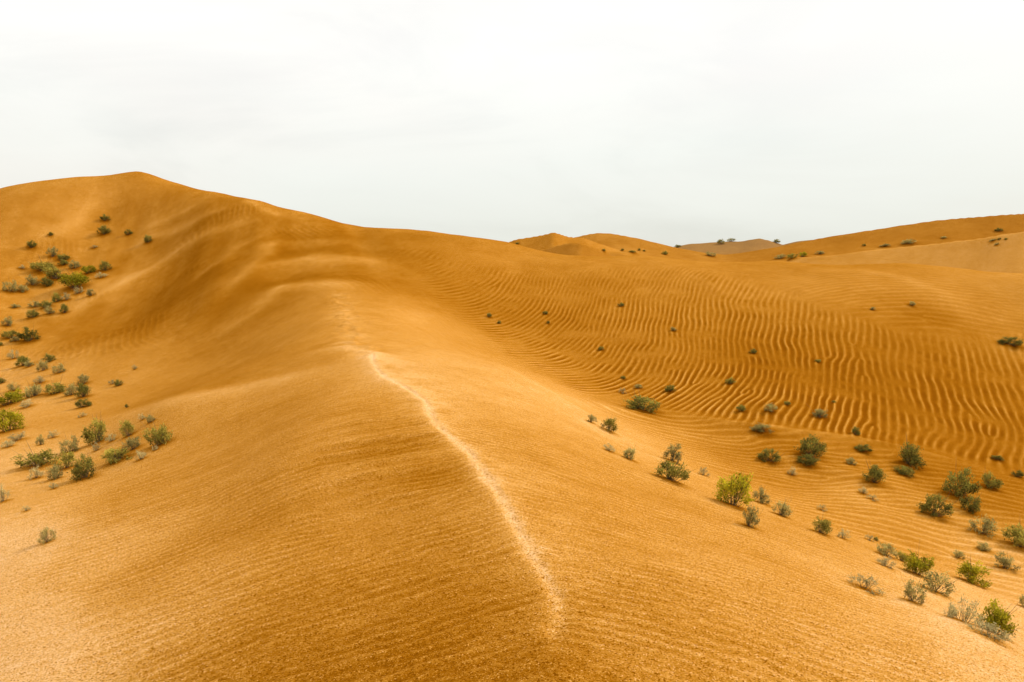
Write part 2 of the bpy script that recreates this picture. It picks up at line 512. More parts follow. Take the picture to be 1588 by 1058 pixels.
FV = fit_phase(VAL, 9.0, 2e-3); FL = fit_phase(LOW, 6.0, 2e-3); FT = fit_phase(TOPR, 14.0, 3e-2)
KV = poly_world([(c[0], c[1]) for c in VAL])[:, :2]
KL = poly_world([(c[0], c[1]) for c in LOW])[:, :2]
KT = poly_world([(c[0], c[1]) for c in TOPR])[:, :2]
MV = mask_px([(618,392),(700,400),(800,425),(900,418),(1000,412),(1100,420),(1180,440),(1260,470),(1340,500),(1420,520),(1500,525),(1588,520),
              (1640,560),(1640,735),(1560,730),(1420,695),(1330,678),(1160,655),(1060,635),(960,618),(880,600),(800,560),(730,510),(670,455)])
ML = mask_px([(880,606),(960,622),(1060,640),(1160,660),(1330,684),(1420,702),(1560,738),(1640,750),(1640,960),(1560,930),(1460,880),(1300,830),(1180,770),(1060,712),(960,660)])
MT = mask_px([(1080,415),(1200,420),(1300,418),(1420,425),(1588,450),(1640,520),(1588,520),(1500,522),(1420,516),(1340,498),(1260,468),(1180,438)])


def full_height(th, r):
    x = r * np.sin(th); y = r * np.cos(th)
    z = base_height(th, r)
    thw = (th + math.pi) % (2 * math.pi) - math.pi
    ra, ridge_shade = ridge_add(x, y, True)
    z = z + ra
    # soft unevenness at several sizes
    inn = smooth(3, 12, r)
    z = z + inn * (0.10 * fbm(x / 5.5, y / 5.5, 3, 101) + 0.020 * fbm(x / 1.1, y / 1.1, 3, 103))
    # diagonal wind flutes on the big left hill
    hill = smooth(-0.10, -0.25, thw) * smooth(45, 62, r) * smooth(125, 100, r)
    q = (x * 0.86 + y * 0.28)
    z = z + hill * 0.65 * fbm(q / 7.5, (y * 0.86 - x * 0.28) / 40, 3, 111)
    # tongues of slipped sand just left of the crest
    d, s, run = crest_dist(x, y, r)
    lf = np.where(s > 0, d, -d)
    ton = np.exp(-((run - 0.46) / 0.16) ** 2) * smooth(0.05, 0.5, lf) * smooth(5.5, 1.0, lf)
    tng = fbm((y - 0.25 * x) / 0.42, x / 4.0, 3, 121)
    z = z + ton * 0.15 * tng
    # brink of the crest and the trampled trail along it
    z = z + 0.10 * np.exp(-(d / 0.55) ** 1.3) * smooth(3, 7, r)
    tw = 0.095 + 0.05 * fbm(run * 40, run * 0, 2, 130)
    tr = np.exp(-(d / (tw * 1.25)) ** 2) * smooth(0.0, 0.05, run) * smooth(34, 30, r)
    z = z - tr * 0.045 + tr * 0.045 * fbm(x / 0.21, y / 0.25, 2, 131)
    tr2 = np.zeros(x.shape); m2 = (r > 20) & (r < 70) & (x < 0)
    if m2.any():
        tr2[m2] = np.exp(-(poly_dist(x[m2], y[m2], TRAIL2[::4])[0] / 0.8) ** 2)
    z = z + tr2 * 0.12 * fbm(x / .5, y / .6, 2, 133)
    H, T = ripple_layers(x, y, r, thw)
    T = T + ton * tng * 0.75
    # wind streaks running across each flank of the near ridge
    flank = smooth(34, 22, r)
    T = T + flank * 0.22 * np.where(s > 0, fbm((y * .90 - x * .42) / .32, (x * .9 + y * .42) / 1.5, 3, 151), fbm((y * .97 + x * .24) / .32, (x * .97 - y * .24) / 1.5, 3, 152))
    # and up the big left hill
    T = T + hill * (0.42 * fbm((x * 0.86 + y * 0.28) / 1.7, (y * 0.86 - x * 0.28) / 26, 3, 153) + 0.20 * fbm(x / .5, y / .9, 2, 154))
    z = z + H
    # lumpy grain in reach of the camera
    g = smooth(16, 7, r) * smooth(2, 4, r)
    gl = fbm(x / 0.075, y / 0.055, 3, 141)
    z = z + g * 0.009 * gl
    return x, y, z, T, tr, tr2, lf, run, gl * g, ridge_shade


# ------------------------------------------------------------------ build the sand sheet
SHADE_TONE = [(270,470,-.9),(350,415,-.7),(200,515,-1.0),(120,525,-.5),(310,590,-.4),(400,560,-.2),(430,480,-.4),(430,430,-.5),(120,470,.3),(60,590,.7),(190,600,.2),(5,560,.6),(0,1040,1.7),(20,720,1.1),(20,850,1.9),(0,980,1.6),(150,860,.7),(100,620,.25),(150,450,0),(100,350,.1),(250,300,-.3),(400,380,-.4),(480,400,-.5),
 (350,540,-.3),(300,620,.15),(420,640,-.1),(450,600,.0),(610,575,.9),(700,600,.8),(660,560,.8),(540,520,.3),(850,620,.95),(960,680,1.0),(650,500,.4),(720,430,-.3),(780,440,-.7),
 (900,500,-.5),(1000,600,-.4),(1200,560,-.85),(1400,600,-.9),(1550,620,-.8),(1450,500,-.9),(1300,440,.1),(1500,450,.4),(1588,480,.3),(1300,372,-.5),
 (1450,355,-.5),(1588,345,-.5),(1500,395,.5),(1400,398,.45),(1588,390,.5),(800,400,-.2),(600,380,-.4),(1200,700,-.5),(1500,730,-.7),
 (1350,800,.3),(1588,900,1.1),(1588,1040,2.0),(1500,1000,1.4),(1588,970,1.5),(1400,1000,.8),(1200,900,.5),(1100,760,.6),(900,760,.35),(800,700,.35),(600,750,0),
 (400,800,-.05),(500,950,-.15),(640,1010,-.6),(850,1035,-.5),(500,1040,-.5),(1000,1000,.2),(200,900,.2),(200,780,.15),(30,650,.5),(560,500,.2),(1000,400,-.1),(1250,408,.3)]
tu, tv, tz = [], [], []  # slope shading and bright frame margins painted in along with sand colour
for px, py, tval in SHADE_TONE:
    c = cast(px, py)
    if c:
        a_, r_ = math.atan2(c[0], c[1]), math.hypot(c[0], c[1])
        u, v = to_uv(a_, r_); tu.append(u); tv.append(v); tz.append(tval)


def shade_base(th, r):
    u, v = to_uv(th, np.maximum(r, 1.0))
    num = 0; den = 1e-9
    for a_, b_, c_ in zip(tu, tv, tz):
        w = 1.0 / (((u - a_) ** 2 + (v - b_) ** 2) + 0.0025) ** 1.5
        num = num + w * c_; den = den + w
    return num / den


def sheet():
    ths = np.concatenate([th_dense, th_rest]); M = len(ths)
    X = np.empty((NR, M)); Y = np.empty((NR, M)); Z = np.empty((NR, M)); A1 = np.empty((NR, M)); HAZE = np.empty((NR, M))
    step = 60
    for a in range(0, NR, step):
        b = min(NR, a + step)
        TH, RR = np.meshgrid(ths, R[a:b])
        x, y, z, T, tr, tr2, lf, run, gl, rshade = full_height(TH, RR)
        thw = (TH + math.pi) % (2 * math.pi) - math.pi
        tone = shade_base(np.clip(thw, -0.8, 0.8), RR) * 0.95
        tone += 0.30 * fbm(x / 9, y / 9, 3, 201) + 0.22 * fbm(x / 1.6, y / 1.6, 3, 202)
        tone += 0.90 * T + rshade * 1.1
        tone -= 0.22 * np.exp(-((run - 0.45) / 0.2) ** 2) * smooth(0.1, 0.5, lf) * smooth(3.2, 0.8, lf) * (RR < 40)  # shade on the left of the brink, painted as a darker band
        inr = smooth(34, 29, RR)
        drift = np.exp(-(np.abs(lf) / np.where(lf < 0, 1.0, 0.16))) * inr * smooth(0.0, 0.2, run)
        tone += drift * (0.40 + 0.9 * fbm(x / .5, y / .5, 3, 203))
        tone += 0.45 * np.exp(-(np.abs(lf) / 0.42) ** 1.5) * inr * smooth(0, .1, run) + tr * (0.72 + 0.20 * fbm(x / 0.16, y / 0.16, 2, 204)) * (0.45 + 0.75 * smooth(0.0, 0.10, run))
        tone += tr2 * (0.35 + 0.5 * fbm(x / .6, y / .6, 2, 205))
        tone += gl * 0.45
        tone = np.where(tone > 1.1, 1.1 + (tone - 1.1) * .35, tone)
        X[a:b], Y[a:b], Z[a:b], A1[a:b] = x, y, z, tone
        HAZE[a:b] = 0.15 * smooth(170, 260, RR) + 0.85 * smooth(250, 330, RR)  # aerial haze painted onto the sand, growing with distance
    # wind mounds and litter, plus painted contact shade, where the shrubs stand
    for (sx, sy, sw) in SPOTS:
        r0 = math.hypot(sx, sy); t0 = math.atan2(sx, sy); e = 3.0 * sw
        i0, i1 = np.searchsorted(R, [max(r0 - e, .6), r0 + e]); dt = e / r0
        j0, j1 = np.searchsorted(th_dense, [t0 - dt, t0 + dt])
        if i1 <= i0 or j1 <= j0: continue
        dx = X[i0:i1, j0:j1] - sx; dy = Y[i0:i1, j0:j1] - sy
        # blown sand gathers in a short tail towards the lower left
        al = (dx * -.8 + dy * -.6) / sw; ac = (dx * .6 - dy * .8) / sw
        tail = np.exp(-(np.where(al > 0, al / 1.6, al / .7) ** 2 + (ac / .6) ** 2))
        Z[i0:i1, j0:j1] += 0.07 * sw * tail
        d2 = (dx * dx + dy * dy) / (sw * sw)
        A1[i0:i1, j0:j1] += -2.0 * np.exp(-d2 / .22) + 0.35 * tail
    # vertices: centre + rings
    nv = NR * M + 1
    co = np.empty((nv, 3), np.float32)
    co[0] = (0, 0, Z[0].mean())
    co[1:, 0] = X.ravel(); co[1:, 1] = Y.ravel(); co[1:, 2] = Z.ravel()
    i = np.arange(NR - 1)[:, None] * M; j = np.arange(M)[None]; jn = (j + 1) % M
    q = np.stack([i + j, i + jn, i + M + jn, i + M + j], -1).reshape(-1, 4) + 1
    q = q[:, ::-1]
    tri = np.stack([np.full(M, 0), (np.arange(M) + 1) % M + 1, np.arange(M) + 1], 1)
    me = bpy.data.meshes.new('sand_dunes')
    me.vertices.add(nv); me.vertices.foreach_set('co', co.ravel())
    nq, nt = len(q), len(tri)
    me.loops.add(nq * 4 + nt * 3)
    me.loops.foreach_set('vertex_index', np.concatenate([q.ravel(), tri.ravel()]).astype(np.int32))
    me.polygons.add(nq + nt)
    st = np.concatenate([np.arange(nq) * 4, nq * 4 + np.arange(nt) * 3]).astype(np.int32)
    me.polygons.foreach_set('loop_start', st)
    me.polygons.foreach_set('use_smooth', np.ones(nq + nt, bool))
    me.update(calc_edges=True)
    for nm, arr in (('tone', A1), ('grey', HAZE)):
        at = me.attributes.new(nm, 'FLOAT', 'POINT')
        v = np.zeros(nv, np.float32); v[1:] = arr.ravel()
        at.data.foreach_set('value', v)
    o = bpy.data.objects.new('sand_dunes', me); COL.objects.link(o)
    o['kind'] = 'structure'
    print('sheet verts', nv)
    return o


# ------------------------------------------------------------------ materials
def nodes(name):
    m = bpy.data.materials.new(name); m.use_nodes = True
    nt = m.node_tree; nt.nodes.clear()
    return m, nt, nt.nodes, nt.links


def sand_material():
    m, nt, N, L = nodes('sand')
    out = N.new('ShaderNodeOutputMaterial'); bs = N.new('ShaderNodeBsdfPrincipled')
    bs.inputs['Roughness'].default_value = 0.95; bs.inputs['Specular IOR Level'].default_value = 0.0
    L.new(bs.outputs[0], out.inputs[0])
    at = N.new('ShaderNodeAttribute'); at.attribute_name = 'tone'
    haze_at = N.new('ShaderNodeAttribute'); haze_at.attribute_name = 'grey'
    tc = N.new('ShaderNodeTexCoord')

    def noise(scale, detail, rough=.6):
        n_ = N.new('ShaderNodeTexNoise'); n_.inputs['Scale'].default_value = scale
        n_.inputs['Detail'].default_value = detail; n_.inputs['Roughness'].default_value = rough
        L.new(tc.outputs['Object'], n_.inputs['Vector']); return n_

    def mth(op, a, b):
        x = N.new('ShaderNodeMath'); x.operation = op
        for k, v in enumerate((a, b)):
            if isinstance(v, (int, float)): x.inputs[k].default_value = v
            else: L.new(v, x.inputs[k])
        return x.outputs[0]
    n1 = noise(26, 7, .8); n2 = noise(120, 3, .7); n3 = noise(2.1, 5, .65)
    s = mth('MULTIPLY', mth('SUBTRACT', n1.outputs['Fac'], .5), 3.4)
    s2 = mth('MULTIPLY', mth('SUBTRACT', n2.outputs['Fac'], .5), 2.2)
    s3 = mth('MULTIPLY', mth('SUBTRACT', n3.outputs['Fac'], .5), .7)
    n4 = noise(40, 2, .5); n5 = noise(56, 2, .5)
    def thr(n_, lo, hi, amt):
        r_ = N.new('ShaderNodeMapRange'); r_.inputs['From Min'].default_value = lo; r_.inputs['From Max'].default_value = hi
        r_.inputs['To Min'].default_value = 0; r_.inputs['To Max'].default_value = amt; L.new(n_.outputs['Fac'], r_.inputs['Value']); return r_.outputs[0]
    # loose coarse grains: dark ones and pale ones
    gr = mth('SUBTRACT', thr(n5, .56, .70, 1.5), thr(n4, .55, .70, 3.0))
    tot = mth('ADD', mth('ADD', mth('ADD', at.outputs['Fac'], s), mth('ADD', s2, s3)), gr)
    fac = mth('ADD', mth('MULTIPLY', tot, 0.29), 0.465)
    rp = N.new('ShaderNodeValToRGB'); L.new(fac, rp.inputs[0])
    e = rp.color_ramp.elements
    e[0].position = 0.0; e[0].color = (.20, .058, .0015, 1)
    e[1].position = 1.0; e[1].color = (.84, .54, .29, 1)
    for p, c in ((.28, (.32, .110, .003, 1)), (.5, (.49, .205, .021, 1)), (.72, (.64, .305, .058, 1)), (.86, (.75, .405, .135, 1))):
        x = e.new(p); x.color = c
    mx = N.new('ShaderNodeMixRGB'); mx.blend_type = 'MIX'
    L.new(mth('MULTIPLY', haze_at.outputs['Fac'], .55), mx.inputs[0]); L.new(rp.outputs[0], mx.inputs[1]); mx.inputs[2].default_value = (.20, .14, .07, 1)  # painted haze greys the far sand
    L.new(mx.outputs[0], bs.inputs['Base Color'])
    b = N.new('ShaderNodeBump'); b.inputs['Strength'].default_value = .85; b.inputs['Distance'].default_value = .026
    L.new(mth('ADD', n1.outputs['Fac'], mth('MULTIPLY', n2.outputs['Fac'], .35)), b.inputs['Height'])
    L.new(b.outputs[0], bs.inputs['Normal'])
    return m


def leaf_material(name, dark, light):
    m, nt, N, L = nodes(name)
    out = N.new('ShaderNodeOutputMaterial'); d = N.new('ShaderNodeBsdfDiffuse'); t = N.new('ShaderNodeBsdfTranslucent')
    mix = N.new('ShaderNodeMixShader'); mix.inputs[0].default_value = .40
    at = N.new('ShaderNodeAttribute'); at.attribute_name = 'shade'
    oi = N.new('ShaderNodeObjectInfo')
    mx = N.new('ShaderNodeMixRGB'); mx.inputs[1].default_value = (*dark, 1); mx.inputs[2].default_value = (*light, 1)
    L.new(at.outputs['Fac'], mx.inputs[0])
    hs = N.new('ShaderNodeHueSaturation')
    mr = N.new('ShaderNodeMapRange'); mr.inputs['To Min'].default_value = .75; mr.inputs['To Max'].default_value = 1.2
    L.new(oi.outputs['Random'], mr.inputs['Value']); L.new(mr.outputs[0], hs.inputs['Value']); L.new(mx.outputs[0], hs.inputs['Color'])
    L.new(hs.outputs[0], d.inputs[0]); L.new(hs.outputs[0], t.inputs[0])
    L.new(d.outputs[0], mix.inputs[1]); L.new(t.outputs[0], mix.inputs[2]); L.new(mix.outputs[0], out.inputs[0])
    return m


def twig_material():
    m, nt, N, L = nodes('twig_bark')
    out = N.new('ShaderNodeOutputMaterial'); d = N.new('ShaderNodeBsdfPrincipled'); d.inputs['Roughness'].default_value = .9
    tc = N.new('ShaderNodeTexCoord'); n_ = N.new('ShaderNodeTexNoise'); n_.inputs['Scale'].default_value = 14
    L.new(tc.outputs['Object'], n_.inputs['Vector'])
    rp = N.new('ShaderNodeValToRGB'); rp.color_ramp.elements[0].color = (.05, .035, .015, 1); rp.color_ramp.elements[1].color = (.16, .12, .06, 1)
    L.new(n_.outputs['Fac'], rp.inputs[0]); L.new(rp.outputs[0], d.inputs['Base Color']); L.new(d.outputs[0], out.inputs[0])
    return m


LEAF = {
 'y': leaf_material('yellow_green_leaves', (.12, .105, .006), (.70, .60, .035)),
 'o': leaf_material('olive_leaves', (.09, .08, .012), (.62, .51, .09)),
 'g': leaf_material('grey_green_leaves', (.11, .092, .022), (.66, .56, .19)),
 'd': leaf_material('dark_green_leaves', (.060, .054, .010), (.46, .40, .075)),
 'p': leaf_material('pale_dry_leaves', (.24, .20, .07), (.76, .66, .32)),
}
TWIG = twig_material()


# ------------------------------------------------------------------ shrubs (unit size: 1 wide, 1 tall)
def shrub_meshes(kind, seed):
    rg = np.random.default_rng(seed)
    ncl, nleaf, ls, spread = {'y': (34, 62, .040, .125), 'o': (32, 56, .040, .125), 'g': (30, 44, .040, .125), 'd': (34, 60, .040, .125),
                              'p': (24, 40, .034, .120)}[kind]
    cen = []
    while len(cen) < ncl:
        a = rg.uniform(0, 2 * math.pi); rr = math.sqrt(rg.uniform(0, 1)) * .42
        top = 0.82 * math.sqrt(max(0.02, 1 - (rr / .47) ** 2)) * rg.uniform(.82, 1.12)
        z = top * rg.uniform(.06, 1.0) ** .6
        cen.append((rr * math.cos(a), rr * math.sin(a), max(.06, z)))
    cen = np.array(cen)
    # lopsided growth: some sides thin, one side reaching out
    a0 = rg.uniform(0, 6.28); dirn = np.array([math.cos(a0), math.sin(a0)])
    lean = cen[:, :2] @ dirn
    keep = (lean > -.22) | (rg.random(len(cen)) < .45)
    cen = cen[keep]; lean = lean[keep]
    cen[:, 2] *= np.clip(1.0 - lean * rg.uniform(-.9, .9), .5, 1.25)
    cen[:, :2] *= rg.uniform(.85, 1.15, (1, 2))
    V = []; F = []; S = []
    for c in cen:
        k = int(nleaf * rg.uniform(.5, 1.4)); base = rg.uniform(0, .75)
        up = np.array([c[0] * .9, c[1] * .9, .75]); up /= np.linalg.norm(up)
        # a spray of upright twigs carrying leaves
        tw = [up + rg.normal(0, .35, 3) for _ in range(5)]
        for _ in range(k):
            d = tw[rg.integers(5)]; d = d / np.linalg.norm(d)
            p = c + d * rg.uniform(-.08, .16) + rg.normal(0, spread * .42, 3)
            p[2] = max(p[2], .01)
            t = d + rg.normal(0, .55, 3); t /= np.linalg.norm(t)
            b = np.cross(t, rg.normal(0, 1, 3)); b /= np.linalg.norm(b) + 1e-9
            s = ls * rg.uniform(.6, 1.35); w = s * .42
            i = len(V)
            V += [p - t * s, p + b * w, p + t * s, p - b * w]
            F.append((i, i + 1, i + 2, i + 3))
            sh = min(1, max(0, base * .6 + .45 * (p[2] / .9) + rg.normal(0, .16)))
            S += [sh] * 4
    me = bpy.data.meshes.new('foliage'); me.from_pydata([tuple(v) for v in V], [], F)
    at = me.attributes.new('shade', 'FLOAT', 'POINT'); at.data.foreach_set('value', np.array(S, np.float32))
    me.materials.append(LEAF[kind])
    # branches: tapering stems from the root to each clump
    V = []; F = []
    bare = [np.array([rg.normal(0, .26), rg.normal(0, .26), rg.uniform(.35, 1.02)]) for _ in range(2 if kind == 'p' else 6)]
    for c in list(cen) + bare:
        root = np.array([rg.normal(0, .035), rg.normal(0, .035), -.08])
        mid = root * .45 + c * .5 + np.array([rg.normal(0, .03), rg.normal(0, .03), .03 - .10 * (1 - c[2])])
        tip = c + (c - mid) * .55
        pts = [root, (root + mid) / 2 + rg.normal(0, .012, 3), mid, c, tip]; rad = [.010, .008, .006, .004, .002]
        prev = None
        for p, rd in zip(pts, rad):
            ring = []
            for q in range(4):
                a = q * math.pi / 2
                V.append((p[0] + rd * math.cos(a), p[1] + rd * math.sin(a), p[2])); ring.append(len(V) - 1)
            if prev:
                for q in range(4):
                    F.append((prev[q], prev[(q + 1) % 4], ring[(q + 1) % 4], ring[q]))
            prev = ring
        F.append(tuple(prev))
    mb = bpy.data.meshes.new('branches'); mb.from_pydata(V, [], F); mb.materials.append(TWIG)
    return mb, me


def proto(kind, seed):
    mb, mf = shrub_meshes(kind, seed)
    root = bpy.data.objects.new('desert_shrub', None)
    ob = bpy.data.objects.new('branches', mb); of = bpy.data.objects.new('foliage', mf)
    ob.parent = root; of.parent = root
    return root, ob, of


PROTO = {k: [proto(k, 100 + 17 * i + ord(k)) for i in range(6)] for k in 'yogdp'}

